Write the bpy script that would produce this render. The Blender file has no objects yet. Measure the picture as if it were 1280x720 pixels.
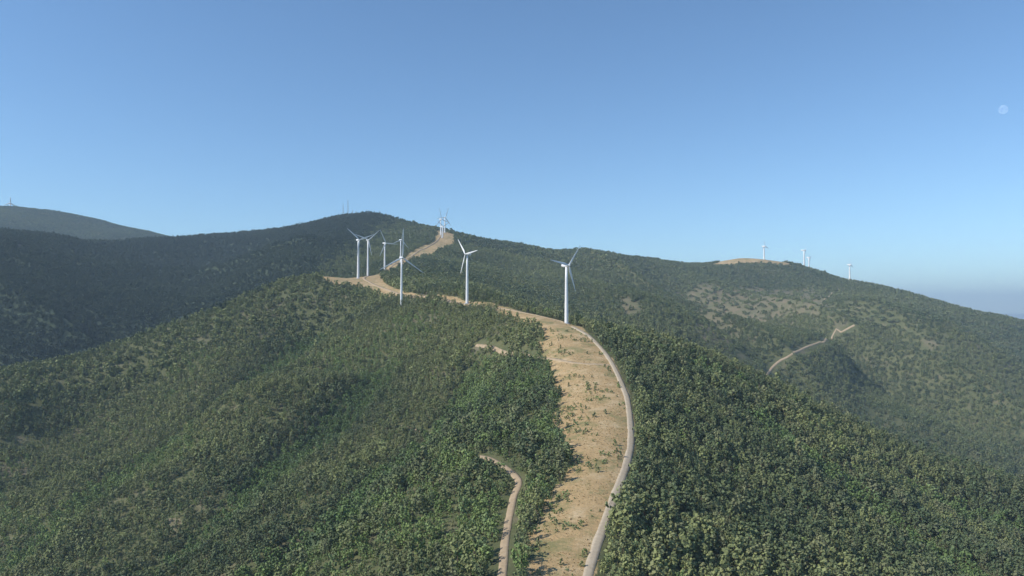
import bpy, math, random
import numpy as np
from mathutils import Vector, Matrix

random.seed(7)
rng = np.random.default_rng(11)
Z0 = 650.0            # drone altitude above the plain
F = 914.0
PITCH = math.atan(28.0/914.0)
scene = bpy.context.scene

# ------------------------------------------------------------------ helpers
def pixel_ray(u, v):  # slopes of the camera ray through a pixel
    x = (u-640.0)/F; zu = (360.0-v)/F
    y = math.cos(PITCH) - math.sin(PITCH)*zu
    z = math.sin(PITCH) + math.cos(PITCH)*zu
    return x/y, z/y          # per metre of forward distance
def P(u, v, d):
    a, b = pixel_ray(u, v)
    return (a*d, d, b*d)

def hash2(ix, iy, seed):
    h = (ix.astype(np.int64)*374761393 + iy.astype(np.int64)*668265263 + seed*982451653) & 0xffffffff
    h = ((h ^ (h >> 13))*1274126177) & 0xffffffff
    h = (h ^ (h >> 16)) & 0xffffffff
    return h/4294967295.0
def vnoise(x, y, seed=0):
    ix = np.floor(x); iy = np.floor(y); fx = x-ix; fy = y-iy
    fx = fx*fx*fx*(fx*(fx*6-15)+10); fy = fy*fy*fy*(fy*(fy*6-15)+10)
    a = hash2(ix, iy, seed); b = hash2(ix+1, iy, seed); c = hash2(ix, iy+1, seed); d = hash2(ix+1, iy+1, seed)
    return ((a*(1-fx)+b*fx)*(1-fy) + (c*(1-fx)+d*fx)*fy)*2-1
def fbm(x, y, oct=4, seed=0):
    s = 0; a = 1; t = 0
    for i in range(oct):
        s = s + a*vnoise(x*(2**i)+17.3*i, y*(2**i)-9.1*i, seed+i); t += a; a *= .5
    return s/t
def sstep(a, b, x):
    t = np.clip((x-a)/(b-a), 0, 1); return t*t*(3-2*t)
def pdist(x, y, line, pad=80):
    d = np.full(len(x), 1e9)
    lo = line.min(0)-pad; hi = line.max(0)+pad
    m = (x>lo[0])&(x<hi[0])&(y>lo[1])&(y<hi[1]); idx = np.nonzero(m)[0]
    if len(idx)==0: return d
    px = x[idx]; py = y[idx]; dd = np.full(len(idx), 1e9)
    for i in range(len(line)-1):
        ax_, ay_ = line[i]; bx, by = line[i+1]; L2 = (bx-ax_)**2+(by-ay_)**2+1e-9
        t = np.clip(((px-ax_)*(bx-ax_)+(py-ay_)*(by-ay_))/L2, 0, 1)
        dd = np.minimum(dd, (px-ax_-t*(bx-ax_))**2+(py-ay_-t*(by-ay_))**2)
    d[idx] = np.sqrt(dd); return d

# ------------------------------------------------------------------ relief: spot heights unprojected from pixels at guessed distances
pts = []
def add(*l):
    for t in l: pts.append(P(*t))
# main ridge with the service road
add((735,720,300),(750,670,335),(765,630,370),(780,590,415),(789,560,455),(788,530,500),(784,500,550),
    (775,475,600),(762,450,660),(748,432,715),(735,418,765),(712,405,814))
# left edge of strip
add((665,720,298),(675,660,345),(700,600,405),(697,540,490),(700,480,600),(690,440,700),(655,408,800))
# crest towards the saddle and the summit
add((620,390,900),(583,379,990),(540,374,1040),(500,368,1150),(470,358,1260),(440,348,1330),(405,345,1290),
    (478,343,1450),(490,331,1700),(520,317,2000),(545,303,2250),(553,287,2480),(435,272,2900),(500,277,2800),
    (470,272,2900),(400,277,2850))
# right flank and its outline
add((800,424,810),(870,445,800),(960,483,790),(1050,525,780),(1150,570,770),(1280,617,760),(1500,690,740))
add((850,600,440),(1000,600,520),(900,500,640),(1100,600,600),(1000,720,370),(1150,680,500),(1280,720,480),(850,720,325),
    (1500,760,520),(860,540,530),(1180,640,600))
# valley behind the right flank
add((730,440,1050),(800,480,1080),(900,525,1080),(1000,580,1080),(1100,630,1060),(1280,700,1060),(1500,750,1050))
# near hill, left flank
add((350,353,1290),(300,376,1250),(250,400,1210),(200,415,1180),(130,445,1140),(60,475,1110),(0,500,1090),(-200,580,1040))
add((300,500,830),(100,600,720),(300,600,600),(300,720,450),(0,720,560),(0,600,800),(-200,720,640),
    (500,640,440),(470,585,540),(540,530,650),(585,480,745),(640,620,400),(600,572,460),(625,715,303),
    (520,650,395),(430,700,385),(200,650,580),(450,480,850),(450,420,1030),(550,430,900),(550,398,975),
    (450,380,1160),(350,385,1190),(300,430,1080),(200,480,1010),(100,520,950),(640,440,770),(640,520,580),
    (380,640,500),(400,540,720),(200,560,790),(520,720,330))
# valley behind near hill on the left
add((0,630,1200),(100,585,1290),(200,530,1380),(300,465,1450),(370,400,1490),(-200,700,1170))
# left dark hill: its crest runs away from the viewer, its face looks right
add((-200,318,1750),(0,304,1950),(60,305,2150),(100,306,2300),(150,309,2500),(210,302,2750),(270,295,2900),(340,289,2950),
    (0,390,1660),(0,487,1400),(60,465,1470),(100,440,1600),(190,405,1820),(250,385,2000),(100,360,1980),(270,345,2450),
    (330,352,1950),(380,335,1950),(340,320,2400),(410,312,2300),(450,315,2150),(-200,480,1350),(-200,390,1550),(190,345,2300))
# far left mountain
add((-200,272,5200),(0,268,5200),(50,270,5100),(110,275,5000),(150,287,4900),(210,297,4800),(280,310,4700))
add((-100,310,3200),(100,325,3500),(250,325,3700),(400,320,3900))
# summit to right: skyline
add((600,297,2650),(640,303,2700),(700,312,2750),(760,320,2850),(820,327,3000),(880,329,3100),(920,325,3180),
    (955,324,3200),(1000,331,3150),(1040,345,3050),(1080,351,3000),(1120,362,2950),(1160,372,2900),(1200,384,2850),
    (1240,394,2800),(1280,403,2750),(1500,450,2650))
# right massif faces
add((620,368,1350),(680,395,1300),(600,335,1850),(650,335,2100),(700,350,2050),(740,385,1550),(760,360,2100),
    (800,412,1480),(870,436,1500),(850,395,2000),(850,360,2500),(960,468,1500),(1000,380,2500),(950,345,2900),
    (1070,405,2050),(1020,430,1850),(1110,450,1900),(1075,505,1600),(1160,430,1950),(1150,565,1300),(1200,500,1600),(1140,480,1650),(1050,455,1650),
    (1280,600,1270),(1280,500,1800),(1280,450,2200),(1150,395,2450),(1500,560,1700),(1500,500,2200),(940,420,1900))
# behind the skyline
for u in range(500,1600,150): add((u,440,4300),)
for u in range(-300,1600,200): add((u,440 if u>250 else 350,6800),(u,470,9000))
# below/behind the drone
for th,r,z in [(-60,120,-150),(0,110,-118),(60,120,-150),(-30,180,-130),(0,190,-114),(35,190,-124),(-60,400,-215),(60,400,-180),
               (-45,300,-180),(-65,900,-260),(65,900,-260)]:
    t=math.radians(th); pts.append((r*math.sin(t), r*math.cos(t), z))
pts = np.array(pts)
gullies = [(np.array([P(*t)[:2] for t in l]), dep, wid) for l, dep, wid in [
   ([(600,462,790),(585,480,745),(540,530,650),(470,585,540),(400,650,470),(330,720,420),(250,800,380)], 18, 30),
   ([(400,405,1120),(330,450,980),(240,525,850),(120,610,720),(0,700,620)], 22, 45),
   ([(480,470,880),(420,520,760),(330,590,640),(200,690,520)], 15, 34),
   ([(960,560,620),(1080,640,540),(1230,740,440)], 11, 28), ([(880,470,720),(1000,530,690),(1150,610,650),(1300,680,600)], 11, 30)]]

def warp(x, y):
    th = np.clip(np.arctan2(x, y), -1.15, 1.15); r = np.hypot(x, y)
    return th*1.0, np.log(np.maximum(r, 60.0))*0.62
def kern(d2):
    return 0.5*d2*np.log(d2+1e-9)
a, b = warp(pts[:,0], pts[:,1]); N = len(pts)
D2 = (a[:,None]-a[None])**2+(b[:,None]-b[None])**2
K = kern(D2) + np.eye(N)*2e-4
A = np.zeros((N+3, N+3)); A[:N,:N] = K; A[:N,N]=1; A[:N,N+1]=a; A[:N,N+2]=b; A[N:,:N]=A[:N,N:].T
W = np.linalg.solve(A, np.concatenate([pts[:,2], np.zeros(3)]))
def base(x, y):
    x = np.asarray(x, float).ravel(); y = np.asarray(y, float).ravel(); out = np.empty(len(x))
    for i in range(0, len(x), 20000):
        ta, tb = warp(x[i:i+20000], y[i:i+20000])
        d2 = (ta[:,None]-a[None])**2+(tb[:,None]-b[None])**2
        out[i:i+20000] = kern(d2)@W[:N] + W[N] + W[N+1]*ta + W[N+2]*tb
    return out
def ridged(x, y, seed):
    return 1-2*np.abs(fbm(x, y, 3, seed))*1.6
def H(x, y):
    x = np.asarray(x, float).ravel(); y = np.asarray(y, float).ravel()
    z = base(x, y); r = np.hypot(x, y)
    z += fbm(x/110, y/110, 3, 3)*(1.2+2.3*sstep(300, 900, r))
    z += fbm(x/420, y/420, 4, 9)*18*sstep(1200, 2200, r)
    # gullies of the near left flank
    q = (0.65*x-0.75*y); s = (0.75*x+0.65*y)
    z += ridged(q/200, s/600, 21)*15*sstep(20, 180, -x-0.1*y+60)*sstep(1150, 850, r)*sstep(250,450,r)
    z += ridged((x+.5*y)/180, (y-.5*x)/500, 25)*8*sstep(90, 260, x-.05*y)*sstep(1000, 700, r)*sstep(250,450,r)
    for ln, dep, wid in gullies:
        z -= dep*np.exp(-(pdist(x+fbm(x/60,y/60,2,70)*14, y, ln, wid*4)/wid)**2)
    # right massif gullies, left hill gullies
    z += ridged((x+0.3*y)/420, y/1600, 31)*50*sstep(1350, 1700, r)*sstep(2950, 2300, r)*sstep(0, 300, x)
    z += ridged((y+0.25*x)/360, x/1400, 41)*64*sstep(1450, 1750, r)*sstep(-1350,-1150,x)*sstep(-350, -650, x)*sstep(2700,2400,r)
    z += fbm(x/900, y/900, 4, 77)*40*sstep(3800, 5000, r)
    z = np.maximum(z, -Z0-30)
    return z+Z0

TS = np.exp(np.linspace(math.log(140), math.log(6500), 1400))
def hit(uv, dmax=6500):
    out = []
    for (u, v) in uv:
        ax, bz = pixel_ray(u, v)
        x = ax*TS; y = TS; z = Z0+bz*TS
        g = H(x, y)
        k = np.nonzero(z < g)[0]
        if len(k) == 0:
            k = [int(np.argmin(np.where(TS<dmax, z-g, 1e9)))]
        i = k[0]
        out.append((x[i], y[i]))
    return np.array(out)
def smooth(poly, step=4.0):
    p = np.array(poly); out = []
    q = np.vstack([2*p[0]-p[1], p, 2*p[-1]-p[-2]])
    for i in range(1, len(q)-2):
        L = np.linalg.norm(q[i+1]-q[i]); n = max(2, int(L/step))
        for t in np.linspace(0, 1, n, endpoint=False):
            out.append(0.5*((2*q[i])+(-q[i-1]+q[i+1])*t+(2*q[i-1]-5*q[i]+4*q[i+1]-q[i+2])*t*t+(-q[i-1]+3*q[i]-3*q[i+1]+q[i+2])*t**3))
    out.append(q[-2]); return np.array(out)
def dense(uv, n):
    return [tuple(p) for p in smooth(uv, n)]
def pip(x, y, poly):
    ins = np.zeros(len(x), bool); n = len(poly); j = n-1
    for i in range(n):
        xi, yi = poly[i]; xj, yj = poly[j]
        if yi != yj:
            c = ((yi > y) != (yj > y)) & (x < (xj-xi)*(y-yi)/(yj-yi)+xi)
            ins ^= c
        j = i
    return ins

# ------------------------------------------------------------------ plan of roads and cleared land
road_uv = [(715,860),(722,780),(735,720),(750,670),(765,630),(780,590),(788,560),(788,530),(784,500),(775,475),(762,450),(748,432),(735,420),(716,409)]
roads = {
 'service_road': (smooth(hit(road_uv), 5), 2.1),
 'dirt_track.001': (smooth(hit([(762,457),(730,455),(700,451),(670,447),(645,442),(620,437),(595,432)]), 5), 1.5),
 'dirt_track.002': (smooth(hit([(598,571),(615,576),(632,585),(645,597),(648,606),(641,625),(636,650),(631,680),(628,720),(622,800)]), 4), 1.9),
 'dirt_track.003': (smooth(hit([(500,533),(520,538),(543,544)]), 4), 1.1),
 'crest_road': (smooth([P(706,406,830)[:2],P(670,399,865)[:2],P(640,391,900)[:2],P(600,383,960)[:2],P(560,378,1020)[:2],P(520,371,1100)[:2],P(480,362,1230)[:2],
                P(455,350,1330)[:2],P(470,342,1480)[:2],P(492,331,1720)[:2],P(520,317,2000)[:2],P(545,303,2260)[:2],P(553,288,2470)[:2]], 12), 2.2),
 'hill_road.001': (smooth(hit(dense([(958,472),(968,457),(990,443),(1040,421),(1068,407)], 9)), 12), 1.9),
 'hill_road.002': (smooth(hit([(1040,366),(1030,376),(1026,382),(1042,390)]), 12), 1.8),
}
strip = hit([(640,900),(655,760),(655,715),(668,690),(662,665),(680,650),(682,625),(700,605),(722,575),(708,552),(695,530),(700,500),(697,472),(688,447),(668,428),
             (690,424),(672,410),(645,402)])
strip = np.vstack([strip, [P(615,388,900)[:2], P(650,390,900)[:2], P(705,402,840)[:2], P(728,410,800)[:2]], hit([(750,430),(766,450),(779,475),(788,500),(793,530),(793,560),(785,590),(770,630),(755,670),(741,720),(727,780),(722,900)])])
plateau = np.array([P(400,347,1270)[:2],P(420,356,1240)[:2],P(450,361,1240)[:2],P(490,366,1170)[:2],P(540,376,1040)[:2],P(600,385,960)[:2],P(645,400,860)[:2],P(660,396,880)[:2],
   P(600,380,985)[:2],P(540,373,1065)[:2],P(505,364,1190)[:2],P(485,352,1300)[:2],P(480,343,1420)[:2],P(440,340,1420)[:2],P(410,342,1360)[:2]])
hillstrip = np.array([P(455,348,1350)[:2],P(488,345,1450)[:2],P(512,328,1800)[:2],P(540,318,2020)[:2],P(560,305,2250)[:2],P(566,296,2400)[:2],P(560,285,2520)[:2],P(543,287,2500)[:2],
   P(543,300,2270)[:2],P(515,312,2020)[:2],P(488,328,1700)[:2],P(470,338,1480)[:2]])
scrub = [hit(l) for l in [
   [(856,368),(930,358),(1010,360),(1032,372),(1022,392),(960,400),(900,408),(872,395)],
   [(775,372),(800,376),(808,392),(790,400),(778,388)],
   [(868,405),(905,398),(930,415),(915,440),(885,432)],
   [(230,420),(275,422),(270,425),(232,424)],
   [(205,648),(228,650),(226,668),(210,670)],
   [(120,457),(160,459),(150,462)],[(10,303),(80,305),(75,310),(20,309)]]]
crestbare = [np.array([P(885,332,3060)[:2],P(955,331,3060)[:2],P(992,335,3060)[:2],P(975,322,3280)[:2],P(905,322,3280)[:2]]),
             np.array([P(1040,348,3000)[:2],P(1090,354,2980)[:2],P(1085,350,3060)[:2],P(1045,343,3100)[:2]])]
bright = hit([(600,450),(690,450),(695,520),(700,560),(690,620),(660,665),(650,730),(300,740),(420,640),(500,580),(560,530)])

def masks(x, y):
    r = np.hypot(x, y)
    w = np.clip(r*0.006, 2, 18)
    wx = x+fbm(x/(w*4), y/(w*4), 3, 51)*w*1.9; wy = y+fbm(x/(w*4), y/(w*4), 3, 61)*w*1.9
    dry = pip(wx, wy, strip) | pip(wx, wy, plateau) | pip(wx, wy, hillstrip)
    for c in crestbare: dry |= pip(wx, wy, c)
    sc = np.zeros(len(x), bool)
    for s in scrub: sc |= pip(wx, wy, s)
    return dry, sc

# ------------------------------------------------------------------ node helpers
def mat_new(name):
    m = bpy.data.materials.new(name); m.use_nodes = True
    nt = m.node_tree; b = nt.nodes['Principled BSDF']
    b.inputs['Roughness'].default_value = .9
    b.inputs['Specular IOR Level'].default_value = .15
    return m, nt, b
def mix(nt, fac, c1, c2):
    n = nt.nodes.new('ShaderNodeMix'); n.data_type = 'RGBA'
    for s, v in ((n.inputs[0], fac), (n.inputs[6], c1), (n.inputs[7], c2)):
        if isinstance(v, (int, float)): s.default_value = v
        elif isinstance(v, tuple): s.default_value = (*v, 1)
        else: nt.links.new(v, s)
    return n.outputs[2]
def noise(nt, scale, detail=4, rough=.6):
    g = nt.nodes.new('ShaderNodeNewGeometry')
    n = nt.nodes.new('ShaderNodeTexNoise'); n.inputs['Scale'].default_value = scale
    n.inputs['Detail'].default_value = detail; n.inputs['Roughness'].default_value = rough
    nt.links.new(g.outputs['Position'], n.inputs['Vector']); return n.outputs['Fac']
def ramp(nt, s, lo, hi):
    n = nt.nodes.new('ShaderNodeMapRange'); nt.links.new(s, n.inputs[0])
    n.inputs[1].default_value = lo; n.inputs[2].default_value = hi; return n.outputs[0]
def attr(nt, name, kind='GEOMETRY'):
    n = nt.nodes.new('ShaderNodeAttribute'); n.attribute_type = kind; n.attribute_name = name; return n.outputs['Fac']

# terrain material
tm, nt, bs = mat_new('hillside_ground')
soil = mix(nt, ramp(nt, noise(nt, .09, 6), .35, .65), (.085,.10,.045), (.13,.13,.06))
soil = mix(nt, ramp(nt, noise(nt, .02, 5), .56, .74), soil, (.20,.165,.11))
soil = mix(nt, attr(nt, 'shade_tint'), soil, (.05,.07,.04))  # left hill ground darkened, its shade put into the colour
drg = mix(nt, ramp(nt, noise(nt, .25, 7, .7), .35, .65), (.48,.335,.17), (.36,.25,.125))
drg = mix(nt, ramp(nt, noise(nt, .06, 6, .7), .5, .68), drg, (.53,.40,.235))
drg = mix(nt, ramp(nt, noise(nt, .8, 6, .7), .55, .71), drg, (.19,.165,.08))
drg = mix(nt, ramp(nt, noise(nt, .05, 7, .75), .50, .62), drg, (.23,.205,.09))
scr = mix(nt, ramp(nt, noise(nt, .03, 8, .7), .35, .65), (.20,.16,.10), (.12,.13,.065))
c = mix(nt, attr(nt, 'scrub'), soil, scr)
c = mix(nt, attr(nt, 'dry'), c, drg)
nt.links.new(c, bs.inputs['Base Color'])
bp = nt.nodes.new('ShaderNodeBump'); bp.inputs['Strength'].default_value = .6; bp.inputs['Distance'].default_value = .8
nt.links.new(noise(nt, .7, 6, .7), bp.inputs['Height']); nt.links.new(bp.outputs[0], bs.inputs['Normal'])

rm, nt, bs = mat_new('dirt_road_gravel')
c = mix(nt, ramp(nt, noise(nt, .5, 6, .7), .3, .7), (.50,.42,.31), (.38,.31,.22))
nt.links.new(c, bs.inputs['Base Color'])
rm2, nt, bs = mat_new('earth_track')
c = mix(nt, ramp(nt, noise(nt, .3, 6, .7), .3, .7), (.46,.35,.23), (.33,.25,.155))
nt.links.new(c, bs.inputs['Base Color'])

# ------------------------------------------------------------------ terrain mesh
thf = np.radians(np.linspace(-42, 42, 1000))
thl = np.radians(np.linspace(-95, -42, 110))[:-1]; thr = np.radians(np.linspace(42, 95, 110))[1:]
th = np.concatenate([thl, thf, thr])
rr = np.exp(np.linspace(math.log(70), math.log(9500), 860))
T, R = np.meshgrid(th, rr, indexing='ij')
X = (R*np.sin(T)).ravel(); Y = (R*np.cos(T)).ravel(); Zt = H(X, Y)
nT, nR = T.shape
co = np.stack([X, Y, Zt], 1)
i = np.arange(nT*nR).reshape(nT, nR)
f = np.stack([i[:-1,:-1], i[1:,:-1], i[1:,1:], i[:-1,1:]], -1).reshape(-1, 4)
def mk_mesh(name, co, faces4, smooth_=True):
    me = bpy.data.meshes.new(name)
    me.vertices.add(len(co)); me.vertices.foreach_set('co', np.ascontiguousarray(co, np.float32).ravel())
    nf = len(faces4); k = faces4.shape[1] if nf else 4
    if nf:
        me.loops.add(nf*k); me.loops.foreach_set('vertex_index', faces4.astype(np.int32).ravel())
        me.polygons.add(nf); me.polygons.foreach_set('loop_start', np.arange(0, nf*k, k, dtype=np.int32))
        me.polygons.foreach_set('loop_total', np.full(nf, k, np.int32))
        me.polygons.foreach_set('use_smooth', np.full(nf, smooth_))
    me.update(calc_edges=True); return me
def link(name, me, mat=None, parent=None):
    o = bpy.data.objects.new(name, me); scene.collection.objects.link(o)
    if mat: me.materials.append(mat)
    if parent: o.parent = parent
    return o
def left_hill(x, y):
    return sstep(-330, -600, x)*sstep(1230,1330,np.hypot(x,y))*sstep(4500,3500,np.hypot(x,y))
f = f[:, ::-1]
me = mk_mesh('hill_terrain', co, f)
dry, sc = masks(X, Y)
for nm, arr in (('dry', dry), ('scrub', sc), ('shade_tint', left_hill(X, Y)*.9)):
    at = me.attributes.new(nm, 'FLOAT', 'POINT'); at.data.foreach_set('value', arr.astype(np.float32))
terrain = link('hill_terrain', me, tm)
if me.polygons[0].normal.z < 0: me.flip_normals()

# ------------------------------------------------------------------ roads (draped strips with lowered shoulders)
for nm, (ln, hw) in roads.items():
    t = np.gradient(ln, axis=0); t /= np.linalg.norm(t, axis=1)[:,None]+1e-9
    n = np.stack([-t[:,1], t[:,0]], 1)
    far = np.clip(np.hypot(ln[:,0], ln[:,1])/1500, .25, 1.3)
    rows = []
    for k, (o, dz) in enumerate([(-1.25,-1.2),(-1,.12),(-.33,.22),(.33,.22),(1,.12),(1.25,-1.2)]):
        jit = fbm(ln[:,0]/7+k*9, ln[:,1]/7, 2, 5+k)*0.5*(abs(o)>.5)
        p = ln + n*(o*hw+jit)[:,None]
        rows.append(np.column_stack([p, H(p[:,0], p[:,1])+dz+far*(.6 if dz>0 else 0)]))
    V = np.stack(rows, 1); m_, k_ = V.shape[:2]
    ii = np.arange(m_*k_).reshape(m_, k_)
    ff = np.stack([ii[:-1,:-1], ii[:-1,1:], ii[1:,1:], ii[1:,:-1]], -1).reshape(-1, 4)
    link(nm, mk_mesh(nm, V.reshape(-1,3), ff), rm if nm == 'service_road' else rm2)

# ------------------------------------------------------------------ distant plain
pm, nt, bs = mat_new('distant_plain')
c = mix(nt, ramp(nt, noise(nt, .0006, 6), .35, .65), (.05,.07,.06), (.12,.12,.09))
nt.links.new(c, bs.inputs['Base Color'])
S = 150000
link('distant_plain', mk_mesh('plain', np.array([(-S,-S,0),(S,-S,0),(S,S,0),(-S,S,0)]), np.array([[0,1,2,3]])), pm)

# ------------------------------------------------------------------ vegetation templates
def foliage_mat(name, c_dark, c_lite, c_alt, c_tip):
    m, nt, bs = mat_new(name)
    tint = attr(nt, 'tint', 'INSTANCER')
    c = mix(nt, tint, c_dark, c_lite)
    oi = nt.nodes.new('ShaderNodeObjectInfo')
    c = mix(nt, ramp(nt, oi.outputs['Random'], .6, 1.3), c, c_alt)
    la = attr(nt, 'leaf')
    c = mix(nt, ramp(nt, la, 0, 2.2), c, c_tip)
    nt.links.new(c, bs.inputs['Base Color'])
    return m
pine_m = foliage_mat('pine_needles', (.065,.105,.055), (.255,.28,.11), (.21,.20,.12), (.25,.265,.12))
dark_m = foliage_mat('shade_tinted_needles', (.035,.062,.042), (.09,.12,.065), (.07,.09,.05), (.11,.13,.07))  # shaded copy of the pine needles: left hill's shade painted into colour
leaf_m = foliage_mat('broadleaf_leaves', (.09,.155,.05), (.21,.28,.09), (.16,.215,.13), (.25,.29,.12))
grass_m = foliage_mat('dry_grass_blades', (.42,.29,.14), (.54,.40,.21), (.32,.25,.12), (.5,.37,.2))
bark_m, nt, bs = mat_new('bark'); bs.inputs['Base Color'].default_value = (.18,.14,.10,1)

def tube(V, Fc, p0, p1, r0, r1, n=5):
    p0 = np.array(p0, float); p1 = np.array(p1, float); d = p1-p0; d /= np.linalg.norm(d)+1e-9
    u = np.cross(d, [0.3,1,0.1]); u /= np.linalg.norm(u); w = np.cross(d, u); s = len(V)
    for p, r in ((p0, r0), (p1, r1)):
        for k in range(n):
            t = 2*math.pi*k/n; V.append(p+r*(math.cos(t)*u+math.sin(t)*w))
    for k in range(n): Fc.append((s+k, s+(k+1)%n, s+n+(k+1)%n, s+n+k))
def tree(name, mat, h, rad, base_t, nclump, nleaf, ls, shape, seed, trunk=True):
    g = random.Random(seed); V = []; Fc = []
    if trunk: 
        tube(V, Fc, (0,0,-1.5), (g.uniform(-.2,.2),g.uniform(-.2,.2),h*.85), h*.022, h*.006, 4)
    cl = []
    for k in range(nclump):
        t = (k+.5)/nclump
        zz = h*(base_t+(1-base_t)*t)
        if shape == 'cone': pr = rad*((1-t)**.7)*.95+.15
        elif shape == 'umb': pr = rad*math.sin(math.pi*(.18+.75*t))
        else: pr = rad*math.sin(math.pi*(.12+.76*t))**.6
        an = k*2.399+g.uniform(-.5,.5); q = g.uniform(.35,1)*pr
        c = np.array([q*math.cos(an), q*math.sin(an), zz-q*.1]); cl.append((c, g.uniform(.75,1.25)))
        if trunk and k % 3 == 0: tube(V, Fc, (0,0,max(.5,zz-q*.5)), c, h*.008, h*.003, 3)
    nb = len(Fc); leafv = [0.0]*len(V)
    for c, s in cl:
        cv = g.random()
        for j in range(nleaf):
            d = np.array([g.gauss(0,1), g.gauss(0,1), g.gauss(0,.75)]); d /= np.linalg.norm(d)
            p = c+d*g.uniform(.4,1)*s*rad*.36
            nrm = d+np.array([g.gauss(0,.35), g.gauss(0,.35), g.gauss(0,.35)+.45]); nrm /= np.linalg.norm(nrm)
            u = np.cross(nrm, [g.gauss(0,1), g.gauss(0,1), g.gauss(0,1)]); u /= np.linalg.norm(u)+1e-9; w = np.cross(nrm, u)
            a_ = ls*g.uniform(.6,1.3); b_ = a_*g.uniform(.5,.9); k = len(V)
            V += [p-u*a_*.5-w*b_*.3, p+u*a_*.4-w*b_*.5, p+u*a_*.55+w*b_*.35, p-u*a_*.25+w*b_*.55]
            leafv += [cv*.6+g.random()*.4]*4
            Fc.append((k,k+1,k+2,k+3))
    me = mk_mesh(name, np.array(V), np.array(Fc), False)
    me.materials.append(bark_m); me.materials.append(mat)
    mi = np.ones(len(Fc), np.int32); mi[:nb] = 0; me.polygons.foreach_set('material_index', mi)
    at = me.attributes.new('leaf', 'FLOAT', 'POINT'); at.data.foreach_set('value', np.array(leafv, np.float32))
    return bpy.data.objects.new(name, me)
def coll(name, objs):
    c = bpy.data.collections.new(name)
    for o in objs: c.objects.link(o)
    return c
def grove(name, mat, n, sp, h, rad, nclump, nleaf, ls, seed):
    g = random.Random(seed)
    VV = []; FF = []; LL = []; off = 0
    for k in range(n):
        o = tree('tmp', mat, h*g.uniform(.7,1.2), rad*g.uniform(.8,1.2), .15, nclump, nleaf, ls, g.choice(['cone','round']), seed*50+k, False)
        m = o.data; a_ = np.zeros(len(m.vertices)*3, np.float32); m.vertices.foreach_get('co', a_); a_ = a_.reshape(-1,3)
        a_[:,0] += g.uniform(-sp, sp); a_[:,1] += g.uniform(-sp, sp); a_[:,2] += g.uniform(-.5,.3)-1
        fi = np.zeros(len(m.polygons)*4, np.int32); m.loops.foreach_get('vertex_index', fi)
        l = np.zeros(len(m.vertices), np.float32); m.attributes['leaf'].data.foreach_get('value', l)
        VV.append(a_); FF.append(fi.reshape(-1,4)+off); LL.append(l); off += len(a_)
        bpy.data.objects.remove(o)
    me = mk_mesh(name, np.vstack(VV), np.vstack(FF), False); me.materials.append(mat)
    at = me.attributes.new('leaf', 'FLOAT', 'POINT'); at.data.foreach_set('value', np.concatenate(LL))
    return bpy.data.objects.new(name, me)

C_near = coll('pine_tree_models', [
    tree('a_pine', pine_m, 8.5, 2.4, .28, 14, 11, .95, 'cone', 1), tree('b_pine', pine_m, 7.5, 2.6, .3, 13, 11, .95, 'round', 2),
    tree('c_pine', pine_m, 9.5, 2.5, .38, 13, 11, .95, 'umb', 3), tree('d_pine', pine_m, 6.5, 2.0, .12, 12, 10, .85, 'cone', 4),
    tree('e_pine', pine_m, 8.0, 2.8, .25, 15, 11, 1.0, 'round', 5)])
C_leaf = coll('broadleaf_tree_models', [
    tree('a_leaf', leaf_m, 6.5, 2.6, .08, 14, 13, .8, 'round', 6), tree('b_leaf', leaf_m, 8.0, 2.6, .1, 15, 13, .85, 'round', 7),
    tree('c_leaf', leaf_m, 5.0, 2.3, .05, 12, 12, .7, 'umb', 8)])
C_bush = coll('shrub_models', [
    tree('a_bush', leaf_m, 1.8, 1.2, .02, 7, 9, .55, 'round', 9), tree('b_bush', leaf_m, 1.3, 1.0, .02, 6, 9, .45, 'round', 10),
    tree('c_bush', pine_m, 2.6, 1.3, .02, 8, 9, .6, 'cone', 12)])
C_grass = coll('dry_grass_models', [
    tree('a_tuft', grass_m, .35, .6, .0, 5, 5, .35, 'round', 13, False), tree('b_tuft', grass_m, .28, .8, .0, 6, 5, .35, 'umb', 14, False)])
C_mid = coll('mid_tree_models', [grove('m%d'%k, pine_m, 4, 3.6, 7.5, 2.4, 7, 5, 1.6, 20+k) for k in range(5)])
C_dark = coll('shade_tinted_models', [grove('d%d'%k, dark_m, 5, 4.4, 8.5, 2.7, 7, 5, 1.8, 60+k) for k in range(4)])  # groves in the shade-painted needle colour
C_far = coll('far_tree_models', [grove('f%d'%k, pine_m, 6, 7, 8.0, 3.2, 5, 4, 2.8, 40+k) for k in range(4)])

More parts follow.
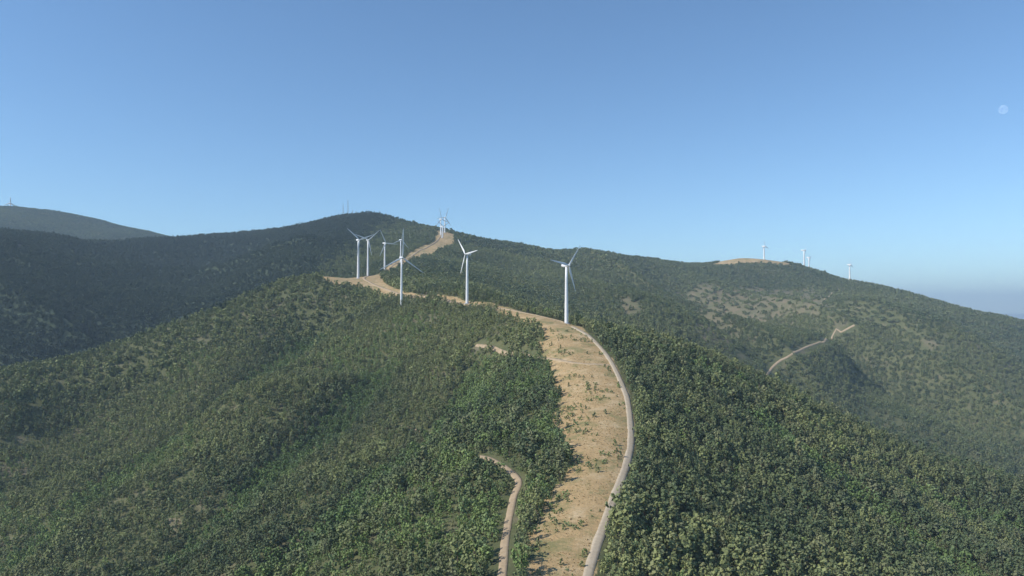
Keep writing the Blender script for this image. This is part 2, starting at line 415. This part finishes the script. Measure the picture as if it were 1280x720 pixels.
def scatter(name, C, ncol, x, y, scl, tint, dz=0.0, tilt=.06):
    n = len(x); z = H(x, y)+dz
    me = mk_mesh(name, np.column_stack([x, y, z]), np.zeros((0,4), int))
    def A_(nm, tp, v, key='value'):
        at = me.attributes.new(nm, tp, 'POINT'); at.data.foreach_set(key, np.ascontiguousarray(v).ravel())
    A_('scl', 'FLOAT_VECTOR', np.column_stack([scl*rng.uniform(.85,1.2,n), scl*rng.uniform(.85,1.2,n), scl*rng.uniform(.85,1.2,n)]).astype(np.float32), 'vector')
    A_('rot', 'FLOAT_VECTOR', np.column_stack([rng.normal(0,tilt,n), rng.normal(0,tilt,n), rng.uniform(0,6.283,n)]).astype(np.float32), 'vector')
    A_('idx', 'INT', rng.integers(0, ncol, n).astype(np.int32)); A_('tint', 'FLOAT', np.clip(tint,0,1).astype(np.float32))
    o = link(name, me)
    g = bpy.data.node_groups.new(name+'_scatter', 'GeometryNodeTree')
    g.interface.new_socket('Geometry', in_out='INPUT', socket_type='NodeSocketGeometry')
    g.interface.new_socket('Geometry', in_out='OUTPUT', socket_type='NodeSocketGeometry')
    N_ = g.nodes; gi = N_.new('NodeGroupInput'); go = N_.new('NodeGroupOutput')
    ip = N_.new('GeometryNodeInstanceOnPoints'); ci = N_.new('GeometryNodeCollectionInfo')
    ci.inputs['Collection'].default_value = C; ci.inputs['Separate Children'].default_value = True; ci.inputs['Reset Children'].default_value = True
    ip.inputs['Pick Instance'].default_value = True
    def na(nm, tp):
        q = N_.new('GeometryNodeInputNamedAttribute'); q.data_type = tp; q.inputs['Name'].default_value = nm
        return [s for s in q.outputs if s.enabled and s.name == 'Attribute'][0]
    e = N_.new('FunctionNodeEulerToRotation')
    L = g.links.new
    L(gi.outputs[0], ip.inputs['Points']); L(ci.outputs[0], ip.inputs['Instance'])
    L(na('idx','INT'), ip.inputs['Instance Index']); L(na('scl','FLOAT_VECTOR'), ip.inputs['Scale'])
    L(na('rot','FLOAT_VECTOR'), e.inputs[0]); L(e.outputs[0], ip.inputs['Rotation']); L(ip.outputs[0], go.inputs[0])
    md = o.modifiers.new('scatter', 'NODES'); md.node_group = g
    return o

def jgrid(r0, r1, sp, thmax=43):
    xm = r1*math.sin(math.radians(thmax))
    gx, gy = np.meshgrid(np.arange(-xm, xm, sp), np.arange(r0*.6, r1, sp))
    x = gx.ravel()+rng.uniform(-.5,.5,gx.size)*sp*.95; y = gy.ravel()+rng.uniform(-.5,.5,gx.size)*sp*.95
    r = np.hypot(x, y); m = (r>r0)&(r<r1)&(np.abs(np.arctan2(x,y))<math.radians(thmax))
    return x[m], y[m]
def near_road(x, y, extra):
    m = np.zeros(len(x), bool)
    for nm, (ln, hw) in roads.items(): m |= pdist(x, y, ln) < hw+extra*(1.5 if nm=='dirt_track.002' else 1)
    return m
def in_gully(x, y):
    g = np.zeros(len(x))
    for ln, dep, wid in gullies: g = np.maximum(g, np.exp(-(pdist(x, y, ln, wid*4)/(wid*.8))**2))
    return g

# near forest
x, y = jgrid(160, 1150, 4.7)
dry, sc = masks(x, y); nr = near_road(x, y, 2.6)
r = np.hypot(x, y); gul = in_gully(x, y)
isb = pip(x+fbm(x/30,y/30,2,8)*25, y+fbm(x/30,y/30,2,18)*25, bright)
patch = fbm(x/45, y/45, 3, 88); big = fbm(x/160, y/160, 3, 99)
fine = fbm(x/16, y/16, 2, 188)
left = sstep(60, -80, x-r*.03)
sparse = fbm(x/75, y/75, 3, 444)
ok = ~dry & ~nr & ~(sc & (rng.random(len(x))<.85)) & (patch*.6+fine*.5+gul > -.44+rng.normal(0,.12,len(x)))
ok &= ~((sparse > .25) & (left > .5) & (gul<.4) & (rng.random(len(x)) < .40))
bl = ok & ((isb & (patch+rng.normal(0,.25,len(x)) > -.15)) | (rng.random(len(x))<.06) | ((big>.33)&(x<-20)&(rng.random(len(x))<.6)) | (gul>.55))
pn = ok & ~bl
scl = (1.05-.18*left*~isb)*(.8+.35*(fbm(x/60,y/60,2,45)*.5+.5))*np.exp(rng.normal(0,.22,len(x)))*(1+.2*gul)
tint = .32+.9*big+.5*patch+rng.normal(0,.25,len(x))+.35*left*sstep(550,850,r)+.08*left-.6*gul  # left terms lighten the near flank: sunlight put into the tint
scatter('pine_forest', C_near, 5, x[pn], y[pn], scl[pn], tint[pn])
scatter('broadleaf_woodland', C_leaf, 3, x[bl], y[bl], (scl*.9)[bl], tint[bl]+.1)
# understory bushes in forest gaps and on the strip
x, y = jgrid(160, 1100, 4.0, 42)
dry, sc = masks(x, y); nr = near_road(x, y, 1.0); r = np.hypot(x, y)
cl = fbm(x/22, y/22, 3, 123); sparse = fbm(x/75, y/75, 3, 444); patch = fbm(x/45, y/45, 3, 88)
edge = pdist(x, y, roads['service_road'][0], 200)
q = (~dry & ~nr & ((sparse>.18)|(patch<-.3))) | (dry & ~nr & (r<900) & (cl+rng.normal(0,.2,len(x)) > .24+.15*sstep(400,700,r)-.55*sstep(14,36,edge)*sstep(720,430,r)))
scatter('shrub_undergrowth', C_bush, 3, x[q], y[q], rng.uniform(.5,1.3,q.sum()), rng.uniform(.1,.9,q.sum()))
x, y = jgrid(200, 750, 2.8, 30)
dry, sc = masks(x, y); q = dry & ~near_road(x, y, .4) & (fbm(x/12,y/12,3,321)>-.05)
scatter('dry_grass', C_grass, 2, x[q], y[q], rng.uniform(.5,1.1,q.sum()), rng.uniform(0,1,q.sum()))
# middle distance
x, y = jgrid(1130, 2300, 8.8)
dry, sc = masks(x, y); nr = near_road(x, y, 9); r = np.hypot(x, y)
pt = fbm(x/120, y/120, 4, 188); bg = fbm(x/420, y/420, 3, 199)
lh = left_hill(x, y)
ok = ~dry & ~nr & ~(sc & (rng.random(len(x))<.5)) & (pt+.6*lh+.25*(x<0) > -.54+rng.normal(0,.12,len(x)))
dk = ok & (lh > rng.random(len(x))*.6+.2); ok &= ~dk
tm_ = .42+.7*bg+.45*pt+.1*(x>0)+.35*((x<-150)&(r<1330))+rng.normal(0,.14,len(x))  # trees by the near left crest tinted lighter, sunlight painted in
scatter('mid_slope_forest', C_mid, 5, x[ok], y[ok], np.exp(rng.normal(0,.18,ok.sum())), tm_[ok])
x2, y2 = jgrid(2290, 5600, 14.0, 41)
l2 = (left_hill(x2, y2) > rng.random(len(x2))*.6+.2) & (np.hypot(x2, y2) < 3400)
scatter('shade_tinted_forest', C_dark, 4, np.concatenate([x[dk], x2[l2]]), np.concatenate([y[dk], y2[l2]]),
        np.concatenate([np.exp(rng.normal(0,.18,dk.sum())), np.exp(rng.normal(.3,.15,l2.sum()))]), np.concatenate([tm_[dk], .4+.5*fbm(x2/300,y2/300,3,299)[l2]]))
x, y = x2[~l2], y2[~l2]
dry, sc = masks(x, y); nr = near_road(x, y, 9)
pt = fbm(x/200, y/200, 4, 288); bg = fbm(x/600, y/600, 3, 299)
ok = ~dry & ~nr & ~(sc & (rng.random(len(x))<.6)) & (pt > -.58+rng.normal(0,.1,len(x)))
scatter('distant_forest', C_far, 4, x[ok], y[ok], np.exp(rng.normal(0,.15,ok.sum())), (.27+.6*bg+.4*pt-.2*(x<-300)+rng.normal(0,.1,len(x)))[ok])  # left trees tinted darker, shade put into their colour

# ------------------------------------------------------------------ wind turbines
wm, nt, bs = mat_new('turbine_white_paint')
c = mix(nt, ramp(nt, noise(nt, .4, 5), .3, .8), (.82,.82,.81), (.75,.75,.73)); nt.links.new(c, bs.inputs['Base Color'])
bs.inputs['Roughness'].default_value = .45; bs.inputs['Specular IOR Level'].default_value = .4
gm, nt, bs = mat_new('galvanised_steel'); bs.inputs['Base Color'].default_value = (.35,.36,.37,1)
def loft(name, secs, mat, parent, cap=True):
    V = [p for s in secs for p in s]; n = len(secs[0]); m = len(secs)
    me = bpy.data.meshes.new(name)
    Fc = [(a_*n+k, a_*n+(k+1)%n, (a_+1)*n+(k+1)%n, (a_+1)*n+k) for a_ in range(m-1) for k in range(n)]
    if cap: Fc += [tuple(range(n))[::-1], tuple((m-1)*n+k for k in range(n))]
    me.from_pydata([tuple(p) for p in V], [], Fc); me.update()
    for p in me.polygons: p.use_smooth = len(p.vertices) == 4
    return link(name, me, mat, parent)
def ring(r, z, n=20): return [(r*math.cos(2*math.pi*k/n), r*math.sin(2*math.pi*k/n), z) for k in range(n)]
def turbine(u, vh, d, L, yaw, a0, thick=1.0):
    x, y, zh = P(u, vh, d); zh += Z0; g = float(H([x],[y])[0]); hh = zh-g
    e = bpy.data.objects.new('wind_turbine', None); scene.collection.objects.link(e)
    e.location = (x, y, g); e.rotation_euler = (0, 0, math.radians(yaw))
    tk = thick*L/30
    loft('foundation', [ring(4.2*tk,-2), ring(4.0*tk,.3)], gm, e)
    loft('tower', [ring(2.2*tk,-1), ring(2.15*tk,hh*.02), ring(1.85*tk,hh*.4), ring(1.5*tk,hh*.75), ring(1.25*tk,hh-1.2*tk)], wm, e)
    # nacelle: rounded box lofted along Y
    secs = []
    for yy, sx, sz, oz in [(-2.6,.9,1.0,0),(-2.2,1.35,1.4,0),(0,1.6,1.7,.1),(3.5,1.6,1.75,.15),(6,1.35,1.45,.3),(6.8,.8,.9,.45)]:
        s = []
        for k in range(12):
            t = 2*math.pi*k/12; cx = math.copysign(abs(math.cos(t))**.5, math.cos(t)); cz = math.copysign(abs(math.sin(t))**.5, math.sin(t))
            s.append((sx*cx*tk, yy*tk, hh+(oz+sz*cz)*tk))
        secs.append(s[::-1])
    loft('nacelle', secs, wm, e)
    loft('hub_spinner', [[(r_*tk*math.cos(2*math.pi*k/14), yy*tk, hh+r_*tk*math.sin(2*math.pi*k/14)) for k in range(14)] for yy, r_ in [(-2.6,1.3),(-3.6,1.35),(-4.4,1.1),(-5.1,.6),(-5.4,.15)]], wm, e)
    for b_ in range(3):
        an = math.radians(a0+120*b_); secs = []
        for s_, ch, th_, tw in [(.02,1.2,1.2,0),(.07,1.3,1.1,10),(.2,2.3,.6,14),(.35,2.0,.42,10),(.6,1.45,.28,6),(.85,.9,.16,3),(.97,.55,.09,1),(1,.15,.05,0)]:
            sec = []; tw = math.radians(tw)
            for k in range(10):
                t = 2*math.pi*k/10
                px = math.cos(t)*ch*.62*tk+ch*.15*tk*(s_>.1); py = math.sin(t)*th_*.55*tk*(1 if s_<.1 else (1-.5*math.cos(t)))
                qx = px*math.cos(tw)-py*math.sin(tw); qy = px*math.sin(tw)+py*math.cos(tw)
                rz = s_*L
                sec.append((qx*math.cos(an)+rz*math.sin(an), qy-3.7*tk, hh-qx*math.sin(an)+rz*math.cos(an)))
            secs.append(sec)
        loft('blade_%d'%(b_+1), secs, wm, e)
    return e
turbine(708,332, 820, 31, 44, 39)
turbine(584,318, 990, 28, -50, -38)
turbine(502,322,1080, 42, 35, 2, .62)
turbine(448,300,1340, 32, 40, -52)
turbine(460,300,1400, 30, 35, 48, .9)
turbine(481,304,1600, 34, 50, -30, .85)
turbine(501,300,1780, 30, 50, 10, .9)
turbine(551,274,2420, 37, 45, -15, .9)
turbine(556,272,2480, 37, 40, 20, .9)
turbine(553,283,2350, 34, 50, 60, .9)
turbine(955,308,3180, 26, 30, -10, 1.9)
turbine(1005,313,3130, 30, 60, 25, 1.7)
turbine(1011,322,3300, 28, 50, 70, 1.6)
turbine(1062,331,3040, 26, 40, 0, 1.8)
turbine(13,254,5080, 42, 30, 0, 2.2)

def mast(u, vtop, d, w=1.6):
    x, y, zt = P(u, vtop, d); zt += Z0; g = float(H([x],[y])[0]); h = zt-g
    V = []; Fc = []
    for sx, sy in ((-1,-1),(1,-1),(1,1),(-1,1)): tube(V, Fc, (sx*w,sy*w,-1), (sx*w*.3,sy*w*.3,h), .28, .2, 4)
    n = 12
    for k in range(n):
        z0 = h*k/n; z1 = h*(k+1)/n; w0 = w*(1-.7*k/n); w1 = w*(1-.7*(k+1)/n)
        c_ = [(-1,-1),(1,-1),(1,1),(-1,1)]
        for j in range(4):
            a_, b_ = c_[j], c_[(j+1)%4]
            tube(V, Fc, (a_[0]*w0,a_[1]*w0,z0), (b_[0]*w1,b_[1]*w1,z1), .14, .14, 3)
    tube(V, Fc, (0,0,h), (0,0,h*1.12), .15, .08, 4)
    for zz in (.7,.85): tube(V, Fc, (0,-w,h*zz), (0,-w-.6,h*zz), 1.1, 1.3, 10)
    o = link('radio_mast', mk_mesh('mast', np.array(V), np.array(Fc), False), gm); o.location = (x,y,g)
mast(429,256,2880,2.0); mast(435,250,2900,2.0); mast(441,262,2850,1.4); mast(445,264,2850,1.2)

# ------------------------------------------------------------------ moon
mm = bpy.data.materials.new('moon_surface'); mm.use_nodes = True; nt = mm.node_tree; nt.nodes.clear()
out = nt.nodes.new('ShaderNodeOutputMaterial'); ad = nt.nodes.new('ShaderNodeAddShader'); tr = nt.nodes.new('ShaderNodeBsdfTransparent'); em = nt.nodes.new('ShaderNodeEmission')
nz_ = noise(nt, .003, 3); mr = ramp(nt, nz_, .35, .7); mu = nt.nodes.new('ShaderNodeMath'); mu.operation='MULTIPLY'; mu.inputs[1].default_value=.14
nt.links.new(mr, mu.inputs[0]); nt.links.new(mu.outputs[0], em.inputs[1]); em.inputs[0].default_value=(1,.97,.95,1)
nt.links.new(tr.outputs[0], ad.inputs[0]); nt.links.new(em.outputs[0], ad.inputs[1]); nt.links.new(ad.outputs[0], out.inputs[0])
bpy.ops.mesh.primitive_uv_sphere_add(segments=32, ring_count=16, radius=480); mo = bpy.context.object; mo.name='moon'
px = P(1254,137,80000); mo.location=(px[0],px[1],px[2]+Z0); mo.data.materials.append(mm)
for p in mo.data.polygons: p.use_smooth=True

# ------------------------------------------------------------------ haze volume (grey extinction, blue in-scatter)
hm = bpy.data.materials.new('air_haze'); hm.use_nodes = True; nt = hm.node_tree; nt.nodes.clear()
out = nt.nodes.new('ShaderNodeOutputMaterial'); vs = nt.nodes.new('ShaderNodeVolumeScatter'); va = nt.nodes.new('ShaderNodeVolumeAbsorption')
DEN = 7.2e-5; HC = (.64,.83,1,1)
vs.inputs['Color'].default_value = HC; vs.inputs['Density'].default_value = DEN; vs.inputs['Anisotropy'].default_value = .0
va.inputs['Color'].default_value = HC; va.inputs['Density'].default_value = DEN
ad = nt.nodes.new('ShaderNodeAddShader')
nt.links.new(vs.outputs[0], ad.inputs[0]); nt.links.new(va.outputs[0], ad.inputs[1])
nt.links.new(ad.outputs[0], out.inputs['Volume'])
bpy.ops.mesh.primitive_cube_add(size=1); hz = bpy.context.object; hz.name = 'atmosphere_haze'
hz.scale = (60000, 60000, 1342); hz.location = (0, 3000, 669); hz.data.materials.append(hm)

# ------------------------------------------------------------------ light, sky, camera
EL = math.radians(40); AZ = math.atan2(-.93, -.32)
w = bpy.data.worlds.new('World'); scene.world = w; w.use_nodes = True; nt = w.node_tree
bg = nt.nodes['Background']; sk = nt.nodes.new('ShaderNodeTexSky'); sk.sky_type = 'NISHITA'; sk.sun_disc = False
sk.sun_elevation = EL; sk.sun_rotation = AZ; sk.altitude = 900; sk.air_density = 1.0; sk.dust_density = .3; sk.ozone_density = 2.0
mt = nt.nodes.new('ShaderNodeMix'); mt.data_type = 'RGBA'; mt.blend_type = 'MULTIPLY'; mt.inputs[0].default_value = 1
nt.links.new(sk.outputs[0], mt.inputs[6]); mt.inputs[7].default_value = (.80, 1.0, 1.12, 1)
nt.links.new(mt.outputs[2], bg.inputs[0]); bg.inputs[1].default_value = .145
sl = bpy.data.lights.new('sun', 'SUN'); sl.energy = 5.0; sl.angle = math.radians(.5); sl.color = (1,.95,.87)
so = bpy.data.objects.new('sun', sl); scene.collection.objects.link(so)
dv = Vector((math.sin(AZ)*math.cos(EL), math.cos(AZ)*math.cos(EL), math.sin(EL)))
so.rotation_euler = dv.to_track_quat('Z', 'Y').to_euler(); so.location = (0,0,2000)
cam = bpy.data.cameras.new('camera'); co_ = bpy.data.objects.new('camera', cam); scene.collection.objects.link(co_)
cam.sensor_width = 36; cam.lens = 36*F/1280; cam.clip_start = 1; cam.clip_end = 400000
co_.location = (0,0,Z0); co_.rotation_euler = (math.pi/2+PITCH, 0, 0); scene.camera = co_
scene.view_settings.view_transform = 'Standard'; scene.view_settings.look = 'None'; scene.view_settings.exposure = 0
